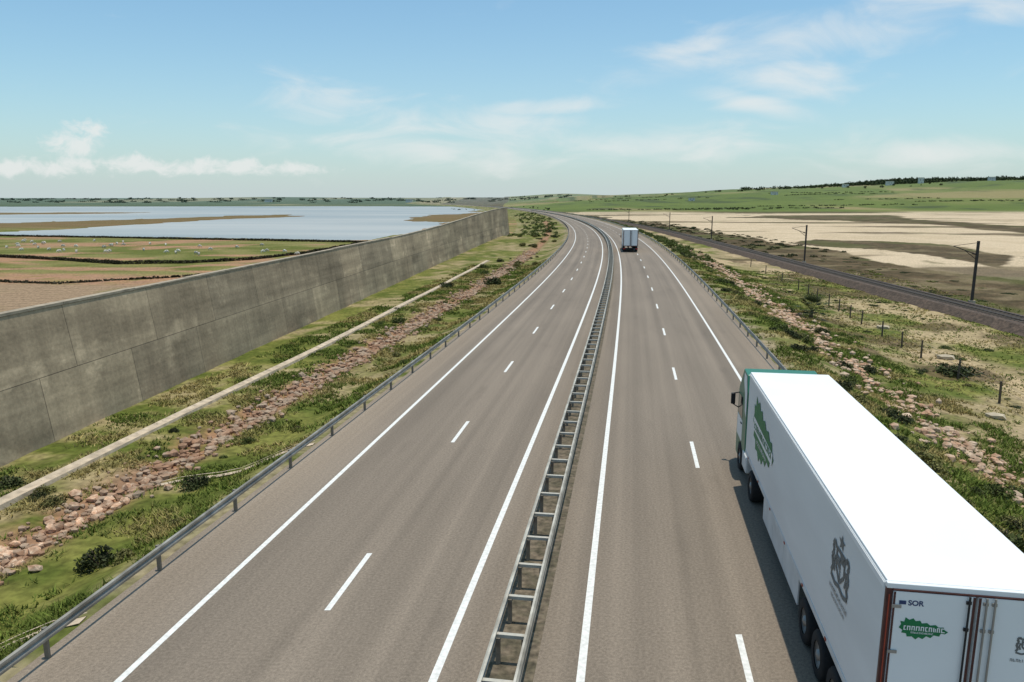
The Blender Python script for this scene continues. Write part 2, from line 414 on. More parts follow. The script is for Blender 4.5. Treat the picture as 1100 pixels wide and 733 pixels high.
# ---------------------------------------------------------------- concrete wall
def wall_mat():
    m=bpy.data.materials.new('weathered_concrete_panels'); m.use_nodes=True; n=m.node_tree.nodes; l=m.node_tree.links; b=n['Principled BSDF']
    b.inputs['Roughness'].default_value=.9; b.inputs['Specular IOR Level'].default_value=.15
    uv=n.new('ShaderNodeUVMap'); uv.uv_map='UVMap'
    br=n.new('ShaderNodeTexBrick'); br.offset=.37; br.inputs['Scale'].default_value=1; br.inputs['Brick Width'].default_value=7.2; br.inputs['Row Height'].default_value=3.05
    br.inputs['Mortar Size'].default_value=.025; br.inputs['Mortar Smooth'].default_value=.6
    br.inputs['Color1'].default_value=(.425,.325,.21,1); br.inputs['Color2'].default_value=(.29,.226,.15,1); br.inputs['Mortar'].default_value=(.12,.095,.065,1)
    l.new(uv.outputs['UV'],br.inputs['Vector'])
    def noise(vec,sc=1,det=6):
        mp=n.new('ShaderNodeMapping'); mp.inputs['Scale'].default_value=vec; l.new(uv.outputs['UV'],mp.inputs['Vector'])
        z=n.new('ShaderNodeTexNoise'); z.inputs['Scale'].default_value=sc; z.inputs['Detail'].default_value=det; z.inputs['Roughness'].default_value=.6; l.new(mp.outputs['Vector'],z.inputs['Vector']); return z.outputs['Fac']
    def mr(v,a,b_,c,d):
        r=n.new('ShaderNodeMapRange'); r.inputs['From Min'].default_value=a; r.inputs['From Max'].default_value=b_; r.inputs['To Min'].default_value=c; r.inputs['To Max'].default_value=d
        l.new(v,r.inputs['Value']); return r.outputs['Result']
    def mul(a,b_):
        q=n.new('ShaderNodeMath'); q.operation='MULTIPLY'; l.new(a,q.inputs[0]); l.new(b_,q.inputs[1]); return q.outputs[0]
    f=mul(mr(noise((1.3,.16,1),1,7),.3,.7,.82,1.16),mr(noise((.10,.30,1),1,7),.32,.68,.62,1.34))
    f=mul(f,mr(noise((.05,1.5,1),1,6),.3,.7,.80,1.20))
    f=mul(f,mr(noise((5,5,1),1,6),.3,.7,.84,1.16))
    pt=mr(noise((.28,.45,1.0),1,8),.57,.64,1.0,1.35); f=mul(f,pt)
    vm=n.new('ShaderNodeVectorMath'); vm.operation='SCALE'; l.new(br.outputs['Color'],vm.inputs[0]); l.new(f,vm.inputs['Scale']); l.new(vm.outputs['Vector'],b.inputs['Base Color'])
    bp=n.new('ShaderNodeBump'); bp.inputs['Strength'].default_value=.5; bp.inputs['Distance'].default_value=.03; l.new(noise((3,3,1),1,8),bp.inputs['Height']); l.new(bp.outputs['Normal'],b.inputs['Normal'])
    return m
Mwall=wall_mat(); Mcop=mat('pale_concrete',(.36,.295,.21),.9,.3,1.5,.2)
wd=np.array(list(np.arange(-12,WALLEND-.5,3.0))+[WALLEND])
V=[];UV=[]
for d in wd:
    x=wallx(d); zt=walltop(d)
    for (o,z,v) in [(.0,-1.6,-.5),(-.45,2.0,3.05),(-.9,zt,6.1),(-1.25,zt,6.4),(-1.4,-3.4,15)]:
        V.append((x+o,d,z)); UV.append((d*1.0035,v))
n=5;i=np.arange(len(wd)*n).reshape(len(wd),n)
F=np.stack([i[:-1,:-1],i[:-1,1:],i[1:,1:],i[1:,:-1]],-1).reshape(-1,4).tolist()
wl=link('concrete_wall',npmesh('concrete_wall',V,F,uv=UV),Mwall)
tag(wl,'long tall stained grey concrete wall left of the motorway, leaning back','wall')
cp=MB(); r_=random.Random(4)
for a in np.arange(-12,WALLEND-1,6.0):
    b_=min(a+5.97,WALLEND+.0); xa=wallx(a);xb=wallx(b_); h=.10+r_.uniform(-.03,.04); za=walltop(a)+.003; zb=walltop(b_)+.003
    bb=len(cp.v); cp.v+=[(xa-.86,a,za),(xa-.86,a,za+h),(xa-1.31,a,za+h),(xa-1.31,a,za),(xb-.86,b_,zb),(xb-.86,b_,zb+h),(xb-1.31,b_,zb+h),(xb-1.31,b_,zb)]
    cp.f+=[tuple(bb+i for i in q) for q in ((0,4,5,1),(1,5,6,2),(2,6,7,3),(0,1,2,3),(4,7,6,5),(0,3,7,4))]
cp.build('coping',Mcop,wl)
ec=MB(); x=wallx(WALLEND); zt=walltop(WALLEND); ec.poly([(x,WALLEND+.01,-1.6),(x-.9,WALLEND+.01,zt),(x-1.25,WALLEND+.01,zt),(x-1.4,WALLEND+.01,-3.4)]); ec.build('end_face',Mcop,wl)

# drainage channel on left verge + chutes
Mconc=mat('channel_concrete',(.50,.40,.285),.9,.3,2.5,.2)
def channel():
    ds=np.arange(-8,140,2.5); V=[]
    for d in ds:
        t=-20.2-.022*max(0,d-25)+.35*(vn(np.array([d/9.0]),np.array([0.3]),3)[0]-.5)
        for o,z in ((-.32,-.1),(-.28,.09),(-.12,.03),(.12,.03),(.28,.09),(.32,-.1)):
            p=P(t+o,d,0); V.append((p[0],p[1],float(-1.0+z+.06)))
    n=6;i=np.arange(len(ds)*n).reshape(len(ds),n); F=np.stack([i[:-1,:-1],i[:-1,1:],i[1:,1:],i[1:,:-1]],-1).reshape(-1,4)
    o=link('drainage_channel',npmesh('drainage_channel',V,F),Mconc); tag(o,'pale concrete drainage channel running along the foot of the wall','drain')
channel()
def chute(d,label):
    m=MB(); n=8
    pts=[]
    for k in range(n+1):
        t=-10.6-k*.66; dd=d-k*.25; X,Y,_=P(t,dd); pts.append((X,Y,float(hz(np.array([X]),np.array([Y]))[0])+.03))
    for a,b_ in zip(pts[:-1],pts[1:]):
        for o0,o1,h in ((-.22,-.16,.08),(-.16,.16,.0),(.16,.22,.08)):
            m.poly([(a[0],a[1]+o0,a[2]+h),(b_[0],b_[1]+o0,b_[2]+h),(b_[0],b_[1]+o1,b_[2]+h),(a[0],a[1]+o1,a[2]+h)])
    tag(m.build('drainage_chute',Mconc),label,'drain')
chute(16.6,'concrete drainage chute below the left guardrail, nearest the camera')
chute(30,'concrete drainage chute crossing the left grass verge further up the road')

# ---------------------------------------------------------------- rocks
Mrock=mat('reddish_rock',(.50,.29,.175),.95,.3,3,.5,rand=.38,col2=(.58,.43,.30))
def rockmesh(seed):
    bm=bmesh.new(); bmesh.ops.create_icosphere(bm,subdivisions=1,radius=.5); r=random.Random(seed)
    for v in bm.verts: v.co*=r.uniform(.68,1.18)
    me=bpy.data.meshes.new('rock'); bm.to_mesh(me); bm.free(); me.materials.append(Mrock); return me
rocks=[rockmesh(i) for i in range(7)]
def rockpts(tc,tw,dens,d1,thr=.30,s0=.16,s1=.42):
    out=[]; d=9.0
    while d<d1:
        d+=rng.exponential(1/dens); t=tc+rng.normal()*tw
        if vn(np.array([d/4.0]),np.array([t/1.5]),int(5))[0]<thr: continue
        out.append((t,d,s0+s1*rng.random()**2))
    return out
def place_rocks(pts,nind,label,group):
    pts=sorted(pts,key=lambda p:p[1]/ (p[2]+.15))
    vis=pts[:nind]; rest=pts[nind:]
    for t,d,s in vis:
        X,Y,_=P(t,d); z=float(hz(np.array([X]),np.array([Y]))[0])
        o=link('rock',random.choice(rocks)); o.location=(X,Y,z+s*.2); o.scale=(s*random.uniform(.9,1.35),s*random.uniform(.8,1.2),s*random.uniform(.7,1.1)); o.rotation_euler=(random.uniform(-.5,.5),random.uniform(-.5,.5),random.uniform(0,6.3))
        tag(o,label,'rock',group)
    V=[];Fs=[];b=0
    for t,d,s in rest:
        X,Y,_=P(t,d); z=float(hz(np.array([X]),np.array([Y]))[0]); me=random.choice(rocks)
        A=np.array([v.co[:] for v in me.vertices]); a=random.uniform(0,6.3); ca,sa=math.cos(a),math.sin(a)
        A=A*np.array([s*random.uniform(.9,1.35),s*random.uniform(.8,1.2),s*random.uniform(.7,1.1)])
        A=np.stack([A[:,0]*ca-A[:,1]*sa+X,A[:,0]*sa+A[:,1]*ca+Y,A[:,2]+z+s*.2],-1); V.append(A)
        Fs+=[[b+i for i in p.vertices] for p in me.polygons]; b+=len(A)
    o=link('rubble',npmesh('rubble',np.concatenate(V),Fs),Mrock,kind='stuff'); o['label']=group+', the smaller ones merging into a band'; o['category']='rubble'
place_rocks(rockpts(-17.0,.62,34,170,.22,.14,.34),190,'reddish rock lying in the stone-filled ditch between wall and guardrail','rocks in the ditch left of the motorway')
place_rocks(rockpts(18.9,1.3,19,200,.35),105,'tan rock lying on the shrubby embankment right of the motorway','rocks on the right embankment')
Mboul=mat('pale_boulder',(.48,.40,.28),.95,.25,2,.4)
for (px,py,s,lb) in ((1068,452,1.0,'pale boulder in the field below the fence post at right'),(1015,385,1.3,'flat pale boulder beside the dark spreading bush'),(948,352,1.2,'pale rock heap in the field near the fence, farther off')):
    X,Y=W(px,py,-2.9); me=rocks[2].copy(); me.materials.clear(); me.materials.append(Mboul); o=link('boulder',me); o.location=(X,Y,float(hz(np.array([X]),np.array([Y]))[0])+.1); o.scale=(s*1.3,s,s*.6); tag(o,lb,'boulder')

# ---------------------------------------------------------------- foliage
def leaves(n,rx_,ry_,rz_,size,seed,lumps=9,base=0.0):
    r=np.random.default_rng(seed)
    L=r.normal(size=(lumps,3)); L/=np.linalg.norm(L,axis=1)[:,None]; L*=r.uniform(.25,.7,(lumps,1)); L[:,2]=np.abs(L[:,2])*.9
    lr=r.uniform(.25,.48,lumps); k=r.integers(0,lumps,n)
    d=r.normal(size=(n,3)); d/=np.linalg.norm(d,axis=1)[:,None]
    p=L[k]+d*(lr[k]*r.uniform(.55,1.05,n))[:,None]; p[:,2]=np.abs(p[:,2])
    p=p*np.array([rx_,ry_,rz_]); p[:,2]+=base
    a=r.normal(size=(n,3)); a/=np.linalg.norm(a,axis=1)[:,None]; b=np.cross(a,r.normal(size=(n,3))); b/=np.linalg.norm(b,axis=1)[:,None]
    s=size*r.uniform(.6,1.3,n)[:,None]; a=a*s; b=b*s*.55
    V=np.stack([p-a,p+b,p+a,p-b],1).reshape(-1,3); F=np.arange(4*n).reshape(n,4); return V,F
Mleaf=[mat('shrub_leaves_dark',(.045,.055,.015),.8,.5,2.5,rand=.25),mat('shrub_leaves_green',(.085,.105,.022),.8,.45,2.5,rand=.25),mat('shrub_leaves_olive',(.15,.14,.042),.8,.45,2.5,rand=.25)]
Mstem=mat('woody_stem',(.10,.075,.05),.9,.2,5)
def shrubproto(i,mi):
    V,F=leaves(750,1,1,.85,.085,100+i,11); me=npmesh('foliage',V,F); me.materials.append(Mleaf[mi]); 
    st=MB(); r=random.Random(i)
    for k in range(5): a=r.uniform(0,6.3); st.tube((0,0,-.1),(math.cos(a)*.4,math.sin(a)*.4,.55),.035,.012,5)
    sm=st.build('stem',Mstem); sme=sm.data; bpy.data.objects.remove(sm); return me,sme
SP=[shrubproto(i,mi) for i,mi in enumerate([0,1,2,0,1,2])]
def shrub(X,Y,s,h,kind,label,group=None):
    z=float(hz(np.array([X]),np.array([Y]))[0]); me,sme=SP[kind]
    r=thing('shrub',label,'shrub',(X,Y,z),random.uniform(0,6.3),group); r.scale=(s,s,h)
    link('foliage',me,None,r); link('stem',sme,None,r); return r
for px,py,s,h,k,lb in [(108,606,.85,.9,0,'large dark round shrub on the left verge, nearest the camera'),
        (210,521,.7,.75,0,'dark shrub beside the rocks on the left verge, second up the road'),
        (530,305,1.5,1.8,0,'big dark shrub by the left guardrail in the distance'),
        (428,345,.9,.9,1,'green shrub at the end of the drainage channel near the wall'),
        (480,308,1.2,1.2,0,'dark shrub mid-verge between the wall and the far guardrail'),
        (8,520,.8,.6,0,'dark shrub against the wall foot at the left edge')]:
    X,Y=W(px,py,-.9); shrub(X,Y,s,h,k,lb)
for i in range(38):
    d=20+130*rng.random()**1.2; t=random.choice([-12.8,-14.2,-15.2,-18.9,-19.2,-21.5])+rng.normal()*.5; X,Y,_=P(t,d)
    if X<wallx(Y)+.8: continue
    s=.2+.42*rng.random(); shrub(X,Y,s,s*.9,int(rng.choice([0,1,4,2,5,4])),'small wild shrub in the grass between the wall and the left guardrail','small shrubs on the left verge')
def scrub(pts,label,m,seed):   # merged mass of far low bushes
    VV=[]
    for i,(X,Y,s,h) in enumerate(pts):
        V,F=leaves(90,s,s,h,s*.16,seed+i%12,8); VV.append(V+np.array([X,Y,float(hz(np.array([X]),np.array([Y]))[0])]))
    VV=np.concatenate(VV); o=link('scrub',npmesh('scrub',VV,np.arange(len(VV)).reshape(-1,4)),m,kind='stuff'); o['label']=label; o['category']='scrub'
for i in range(30):
    d=110+180*rng.random(); t=-12.5-9*rng.random(); X,Y,_=P(t,d)
    if X<wallx(Y)+1.5 and Y<WALLEND: continue
    s=.6+.9*rng.random(); shrub(X,Y,s,s*.9,int(rng.integers(0,6)),'distant shrub on the verge where the wall runs out of sight','distant shrubs on the left verge')
for i in range(120):
    d=18+150*rng.random()**1.3; t=13.0+ (3.2*rng.random() if rng.random()<.66 else 3+6*rng.random()); X,Y,_=P(t,d)
    s=.4+.6*rng.random(); shrub(X,Y,s,s*.85,int(rng.choice([0,1,1,3,4,0,2,5])),'dark scrubby bush on the embankment behind the right guardrail','bushes on the right embankment')
for i in range(45):
    d=35+120*rng.random(); X=float(rng.uniform(P(24,d)[0],rx(d)-5)); 
    s=.3+.5*rng.random(); shrub(X,d,s,s*.5,int(rng.choice([0,1,3,4,5,2])),'low shrub in the rough field between motorway and railway','low shrubs in the railway field')
for i in range(40):
    d=80+90*rng.random(); X=float(rx(d)+5+14*rng.random()**1.5)
    s=.5+.9*rng.random(); shrub(X,d,s,s*.25,int(rng.choice([0,3,0,2])),'dark low salt-marsh bush beyond the railway','salt marsh bushes beyond the railway')
pts=[]
for i in range(420):
    d=150+500*rng.random()**1.3; t=13.2+9*rng.random()**1.3; X,Y,_=P(t,d); s=.7+.9*rng.random(); pts.append((X,Y,s,s*.8))
for i in range(200):
    d=WALLEND-30+420*rng.random(); t=-13-16*rng.random(); X,Y,_=P(t,d)
    if X<wallx(Y)+1.5 and Y<WALLEND: continue
    s=.7+1.1*rng.random(); pts.append((X,Y,s,s*.8))
scrub(pts,'distant green-brown scrub merging along both roadside slopes',Mleaf[1],900)
pts=[]
for i in range(260):
    d=170+330*rng.random(); X=float(rx(d)+5+22*rng.random()**1.5); s=.7+1.2*rng.random(); pts.append((X,d,s,s*.3))
scrub(pts,'dark distant salt-marsh scrub in a band beyond the railway',Mleaf[0],930)
X,Y=W(1026,402,-3); shrub(X,Y,1.9,1.3,0,'dark spreading bush alone in the field by the fence posts')

# grass
def grass(name,n,tf,dmax,hh,label,dryness=.5):
    d=10+(dmax-10)*rng.random(n)**1.7; t=tf(n); X=cx(d)+t*sq(d); Y=d
    ok=~((X<wallx(Y)+.25)&(t<0)); dens=fbm(X/1.6,Y/1.6,88); ok&=(rng.random(n)<ss(dens,.34,.62)); 
    ok&=~((t<0)&(rng.random(n)<.90*np.exp(-((t+17.0)/1.0)**2)))
    ch=-20.2-.022*np.clip(d-25,0,None); ok&=~((t<0)&(np.abs(t-ch)<.38))
    X=X[ok];Y=Y[ok];d=d[ok]; n=len(X)
    Z=hz(X,Y); dens=fbm(X/3,Y/3,89)+(dryness-.5)*.25
    V=[];Cc=[]
    f=ss(dens,.44,.62)
    gcol=np.stack([.145+.24*f,.185+.12*f,.036+.08*f],-1)*rng.uniform(.5,1.25,(n,1))
    for k in range(3):
        a=rng.uniform(0,6.3,n); w=(.015+.0006*d)*rng.uniform(.7,1.4,n); h=hh*rng.uniform(.4,1.2,n); lx=rng.normal(size=n)*h*.8; ly=rng.normal(size=n)*h*.8
        ox=rng.normal(size=n)*.05; oy=rng.normal(size=n)*.05
        A=np.stack([X+ox-np.cos(a)*w,Y+oy-np.sin(a)*w,Z-.02],-1);B=np.stack([X+ox+np.cos(a)*w,Y+oy+np.sin(a)*w,Z-.02],-1);T_=np.stack([X+ox+lx,Y+oy+ly,Z+h],-1)
        V.append(np.stack([A,B,T_],1).reshape(-1,3)); Cc.append(np.repeat(gcol,3,axis=0))
    V=np.concatenate(V); F=np.arange(len(V)).reshape(-1,3)
    o=link(name,npmesh(name,V,F,cols=np.concatenate(Cc)),Mgrass,kind='stuff'); o['label']=label; o['category']='grass'
Mgrass=mat('grass_blades',(.1,.1,.1),.85,.15,2,vcol='cover',spec=.1)
grass('grass',85000,lambda n:-11.0-13*rng.random(n),130,.17,'rough green and dry grass on the left verge below the wall',.5)
grass('grass',65000,lambda n:11.9+11*rng.random(n)**.9,140,.20,'rough grass on the embankment behind the right guardrail',.5)
grass('grass',50000,lambda n:21+28*rng.random(n),140,.13,'patchy grass in the field between motorway and railway',.6)

# ---------------------------------------------------------------- railway
Mball=mat('railway_ballast',(.115,.080,.058),.95,.45,4,.6,detail=9,col2=(.08,.058,.042))
Mrust=mat('rusty_rail_steel',(.19,.14,.11),.45,.3,3,metal=.6); Msleep=mat('sleeper_concrete',(.16,.13,.10),.9,.2,3)
rds=np.array(list(np.arange(-20,400,4.0))+list(np.arange(400,2600,12.0)))
def sweep(ds,prof,xf,zf=lambda d:0):
    V=[]
    for d in ds:
        for o,z in prof: V.append((float(xf(d))+o,float(d),z+zf(d)))
    n=len(prof);i=np.arange(len(ds)*n).reshape(len(ds),n)
    return V,np.stack([i[:-1,:-1],i[:-1,1:],i[1:,1:],i[1:,:-1]],-1).reshape(-1,4)
V,F=sweep(rds,[(-3.7,-3.4),(-2.2,-2.2),(-2.1,-2.15),(2.1,-2.15),(2.2,-2.2),(3.7,-3.4)],rx)
link('railway_ballast',npmesh('railway_ballast',V,F),Mball,kind='structure')
g=thing('railway_track','single railway track with two rusty rails on the dark ballast bank','railway track',(float(rx(60)),60,-2.15)); inv=Matrix.Translation(-Vector(g.location))
for sd in (-.75,.75):
    V,F=sweep(rds,[(sd-.05,-2.12),(sd-.04,-1.94),(sd+.04,-1.94),(sd+.05,-2.12)],rx); o=link('rail',npmesh('rail',V,F),Mrust,g); o.matrix_parent_inverse=inv
sp=MB().box(-1.3,1.3,-.13,.13,-.02,.06).build('sleeper',Msleep,g); sp.matrix_parent_inverse=inv
far=MB(); k=0
for d in np.arange(66,320,.75):
    M=Matrix.Translation((float(rx(d)),float(d),-2.14))
    if k<100:
        o=sp if k==0 else sp.copy()
        if k: C.objects.link(o)
        o.matrix_basis=M
    else: far.box(-1.3,1.3,-.13,.13,-.02,.06,M)
    k+=1
o=far.build('sleeper',Msleep,g,kind='stuff'); o.matrix_parent_inverse=inv
Mmast=mat('dark_mast_steel',(.075,.06,.05),.7,.2,3,metal=.3)
ords=['nearest and tallest-looking railway mast, at the right edge of the scene','second railway mast, standing against the pale mudflat','third railway mast counting away from the camera','fourth railway mast, small in the distance','fifth railway mast, tiny and far off']
for i,d in enumerate((91.5,153,243,322,440)):
    x=float(rx(d))+3.1; g=thing('railway_mast',ords[i],'mast',(x,d,-2.6),0.0)
    MB().box(-.13,.13,-.12,.12,-.4,7.8).build('mast',Mmast,g)
    MB().box(-.3,.3,-.3,.3,-.5,.5).build('footing',Mconc,g)
    a=MB().tube((0,0,6.1),(-3.0,0,7.2),.05).tube((0,0,7.6),(-3.0,0,7.2),.03).tube((0,0,5.5),(-1.6,0,6.7),.04); a.build('cantilever_arm',Mmast,g)
    MB().tube((-.25,0,6.2),(-.6,0,6.33),.10,.10,8).build('insulator',Mmast,g)

# wire fence in field
Mwood=mat('weathered_wood',(.11,.085,.06),.9,.3,6)
g=thing('wire_fence','wire fence on wooden posts across the field before the railway','fence',(31.8,47,-3)); inv=Matrix.Translation(-Vector(g.location))
fp=[(28.5,28),(30.2,38),(31.8,47),(33.2,54),(34.4,61.3),(35.2,66),(36,71.3),(37.3,78.5),(38.1,83),(39,88),(39.9,93),(40.8,99),(41.6,104),(42.5,110),(44.3,122),(46,135),(48,150)]
tops=[]
for X,Y in fp:
    z=float(hz(np.array([X]),np.array([Y]))[0]); lean=random.uniform(-.08,.08)
    o=MB().tube((0,0,-.3),(lean,lean*.5,1.5),.085,.07,7).build('post',Mwood,g); o.matrix_parent_inverse=inv; o.location=(X,Y,z); tops.append((X,Y,z))
wm=MB()
for h in (.5,.95,1.35):
    for a,b_ in zip(tops[:-1],tops[1:]): wm.tube((a[0],a[1],a[2]+h),(b_[0],b_[1],b_[2]+h),.008,.008,4)
o=wm.build('wire',Mgalv2,g); o.matrix_parent_inverse=inv

# fan palm
X,Y=W(871,343,-2.6)
g=thing('palm','small fan palm standing alone on the right embankment','palm',(X,Y,float(hz(np.array([X]),np.array([Y]))[0])))
MB().tube((0,0,-.2),(0,0,.8),.22,.17,9).build('trunk',Mstem,g)
fm=MB(); r=random.Random(3)
for k in range(34):
    a=r.uniform(0,6.3); e=r.uniform(-.3,1.3); L=r.uniform(1.0,1.6); dx=Vector((math.cos(a)*math.cos(e),math.sin(a)*math.cos(e),math.sin(e))); sdv=dx.cross(Vector((0,0,1))).normalized()
    p0=Vector((0,0,.8)); p1=p0+dx*L*.9
    for j in range(9):
        w=(j-4)/4*1.0; q=dx*math.cos(w)+sdv*math.sin(w); tip=p1+q*1.05; tip.z-=.15; b0=p1+sdv*.03*(j-4)
        fm.poly([tuple(b0-sdv*.08),tuple(b0+sdv*.08),tuple(tip)])
    fm.tube(p0,p1,.02,.015,4)
fm.build('crown',Mleaf[0],g)

# ---------------------------------------------------------------- left boundary hedges
Mhedge=mat('dark_hedge',(.060,.050,.026),.9,.3,1.2); 
def hedge(pts,w,h,label,cat='hedge',seed=1,n=2600,sz0=.28):
    pw=[W(a,b,-3) for a,b in pts]; r=np.random.default_rng(seed); seg=[math.dist(a,b) for a,b in zip(pw[:-1],pw[1:])]; tot=sum(seg)
    s=r.uniform(0,tot,n); cum=np.concatenate([[0],np.cumsum(seg)]); xs=np.interp(s,cum,[p[0] for p in pw]); ysd=np.interp(s,cum,[p[1] for p in pw])
    p=np.stack([xs+r.normal(size=n)*w*.4,ysd+r.normal(size=n)*w*.4,-3+h*r.random(n)*(.8+.3*vn(s/2.5,s*0,9))],-1)
    a=r.normal(size=(n,3)); b=np.cross(a,r.normal(size=(n,3))); a/=np.linalg.norm(a,axis=1)[:,None]; b/=np.linalg.norm(b,axis=1)[:,None]; sz=sz0*r.uniform(.6,1.3,(n,1))
    V=np.stack([p-a*sz,p+b*sz*.6,p+a*sz,p-b*sz*.6],1).reshape(-1,3)
    o=link('boundary_hedge',npmesh('boundary_hedge',V,np.arange(4*n).reshape(n,4)),Mhedge); tag(o,label,cat)
hedge([(-150,270),(0,277),(60,280),(130,284),(200,283.5),(270,280),(330,273),(385,263)],.35,.75,'low dark hedge curving across the pasture behind the wall',seed=2,n=15000,sz0=.22)
hedge([(-150,251),(0,254),(150,256.5),(300,259),(395,261)],.4,.65,'thin straight dark hedge between pasture and lagoon',seed=3,n=15000,sz0=.22)
hedge([(-100,296),(0,303),(60,306),(140,301),(230,296)],.4,.35,'low weedy bank edging the ploughed soil behind the wall',seed=4,n=1500)

# sheep
Mwool=mat('sheep_wool',(.56,.52,.43),.95,.2,8,.3,rand=.25)
def sheep():
    g=thing('sheep','white sheep grazing in the green pasture between wall and lagoon','sheep',(0,0,0),0,'sheep in the pasture left of the wall')
    me=bpy.data.meshes.new('body'); 
    v=[(0,0,.62),(0,.38,.64),(0,.62,.60),(0,.78,.40),(0,.90,.22),(0,-.38,.64),(0,-.52,.6),
       (.13,.36,.42),(.13,.35,.22),(.13,.36,.0),(-.13,.36,.42),(-.13,.38,.22),(-.13,.37,.0),
       (.14,-.42,.45),(.14,-.50,.25),(.14,-.46,.0),(-.14,-.42,.45),(-.14,-.50,.25),(-.14,-.46,.0)]
    e=[(0,1),(1,2),(2,3),(3,4),(0,5),(5,6),(1,7),(7,8),(8,9),(1,10),(10,11),(11,12),(5,13),(13,14),(14,15),(5,16),(16,17),(17,18)]
    rr=[.30,.27,.15,.11,.06,.27,.14,.10,.045,.035,.10,.045,.035,.11,.05,.035,.11,.05,.035]
    me.from_pydata(v,e,[]); o=link('body',me,Mwool,g)
    o.modifiers.new('s','SKIN'); o.modifiers.new('u','SUBSURF').levels=1
    for i,q in enumerate(rr): me.skin_vertices[0].data[i].radius=(q,q)
    me.skin_vertices[0].data[0].use_root=True
    bpy.context.view_layer.update()
    dg=bpy.context.evaluated_depsgraph_get(); nm=bpy.data.meshes.new_from_object(o.evaluated_get(dg)); nm.materials.clear(); nm.materials.append(Mwool); o.modifiers.clear(); o.data=nm
    return g
sh=sheep(); sp_=[]
for i in range(44):
    px=random.choice([random.uniform(5,150),random.uniform(5,150),random.uniform(150,330)]); py=random.uniform(259,273) if px<150 else random.uniform(262,275)
    X,Y=W(px,py,-3); sp_.append((X,Y))
for i,(X,Y) in enumerate(sp_):
    o=sh if i==0 else dup(sh,(0,0,0)); o.location=(X,Y,float(hz(np.array([X]),np.array([Y]))[0])); o.rotation_euler=(0,0,random.uniform(0,6.3)); o.scale=(.9,)*3

# ---------------------------------------------------------------- distant trees, houses
Mtree=mat('distant_tree_leaves',(.038,.050,.018),.9,.4,.3,rand=.3)
def treeproto(i):
    V,F=leaves(260,4.2,4.2,5.0,.95,300+i,9,2.0); me=npmesh('crown',V,F); me.materials.append(Mtree)
    t=MB().tube((0,0,-1),(0,0,3.4),.4,.25,7).tube((0,0,3),(1.4,.4,5),.2,.1,6).tube((0,0,3),(-1.2,.6,5.2),.2,.1,6)
    o=t.build('trunk',Mstem); tm=o.data; bpy.data.objects.remove(o); return me,tm
TP=[treeproto(i) for i in range(4)]
def tree(X,Y,s,lb,grp):
    z=float(hz(np.array([X]),np.array([Y]))[0]); c,t=TP[random.randrange(4)]
    g=thing('tree',lb,'tree',(X,Y,z),random.uniform(0,6.3),grp); g.scale=(s*random.uniform(.9,1.6),)*2+(s*.8,); link('crown',c,None,g); link('trunk',t,None,g)
for i in range(80):
    Y=random.uniform(1650,2050); X=Y*(random.uniform(.40,.72) if i%4 else random.uniform(.08,.4)); tree(X,Y,random.uniform(.5,1.1),'small dark tree scattered on the distant green hill at right','scattered trees on the right-hand hill')
for i in range(26):
    Y=random.uniform(950,1500); X=cx(Y)-random.uniform(35,90)*(1 if i%2 else -1); tree(float(X),Y,random.uniform(.3,.5),'distant tree beside the vanishing motorway','distant trees along the road')
VV=[]
for i in range(900):
    Y=random.uniform(1780,2150); X=Y*random.choice([random.uniform(.42,.75),random.uniform(.44,.72),random.uniform(.48,.66),random.uniform(.3,.72)]); z=float(hz(np.array([X]),np.array([Y]))[0])
    V,F=leaves(50,9,6,random.uniform(5,10),1.8,500+i%9,6,.5); VV.append(V+np.array([X,Y,z]))
VV=np.concatenate(VV); o=link('woodland',npmesh('woodland',VV,np.arange(len(VV)).reshape(-1,4)),Mtree,kind='stuff'); o['label']='dark wood along the crest of the distant hill at right'; o['category']='woodland'
VV=[]; r=random.Random(12)
for k in range(14):
    Y0=r.uniform(950,1700); u0=r.uniform(.08,.6); Lh=r.uniform(60,260); 
    for j in range(int(Lh/9)):
        X=u0*Y0+j*9; Y=Y0+j*9*r.uniform(-.08,.1)
        if r.random()<.25: continue
        z=float(hz(np.array([X]),np.array([Y]))[0]); V,F=leaves(26,7,3,r.uniform(1.2,2.8),1.1,700+j%7,5,0); VV.append(V+np.array([X,Y,z]))
VV=np.concatenate(VV); o=link('hedgerows',npmesh('hedgerows',VV,np.arange(len(VV)).reshape(-1,4)),Mtree,kind='stuff'); o['label']='dark hedgerows between the distant green fields right of the road'; o['category']='hedgerow'
VV=[]
for i in range(260):
    Y=random.uniform(3300,4600); X=random.uniform(-3300,300); z=float(hz(np.array([X]),np.array([Y]))[0])
    V,F=leaves(30,24,14,random.uniform(6,11),4,600+i%9,6,0); VV.append(V+np.array([X,Y,z]))
VV=np.concatenate(VV); Mfar=mat('hazy_far_trees',(.065,.09,.06),.9,.2,.1)
o=link('woodland',npmesh('woodland',VV,np.arange(len(VV)).reshape(-1,4)),Mfar,kind='stuff'); o['label']='hazy tree lines on the far shore beyond the lagoon'; o['category']='woodland'
Mwhite=mat('whitewash',(.66,.63,.57),.9,.1,.5); Mroof=mat('roof_slab',(.42,.36,.3),.9,.1,.5); Mwin=mat('dark_window',(.04,.045,.05),.3,.1,1)
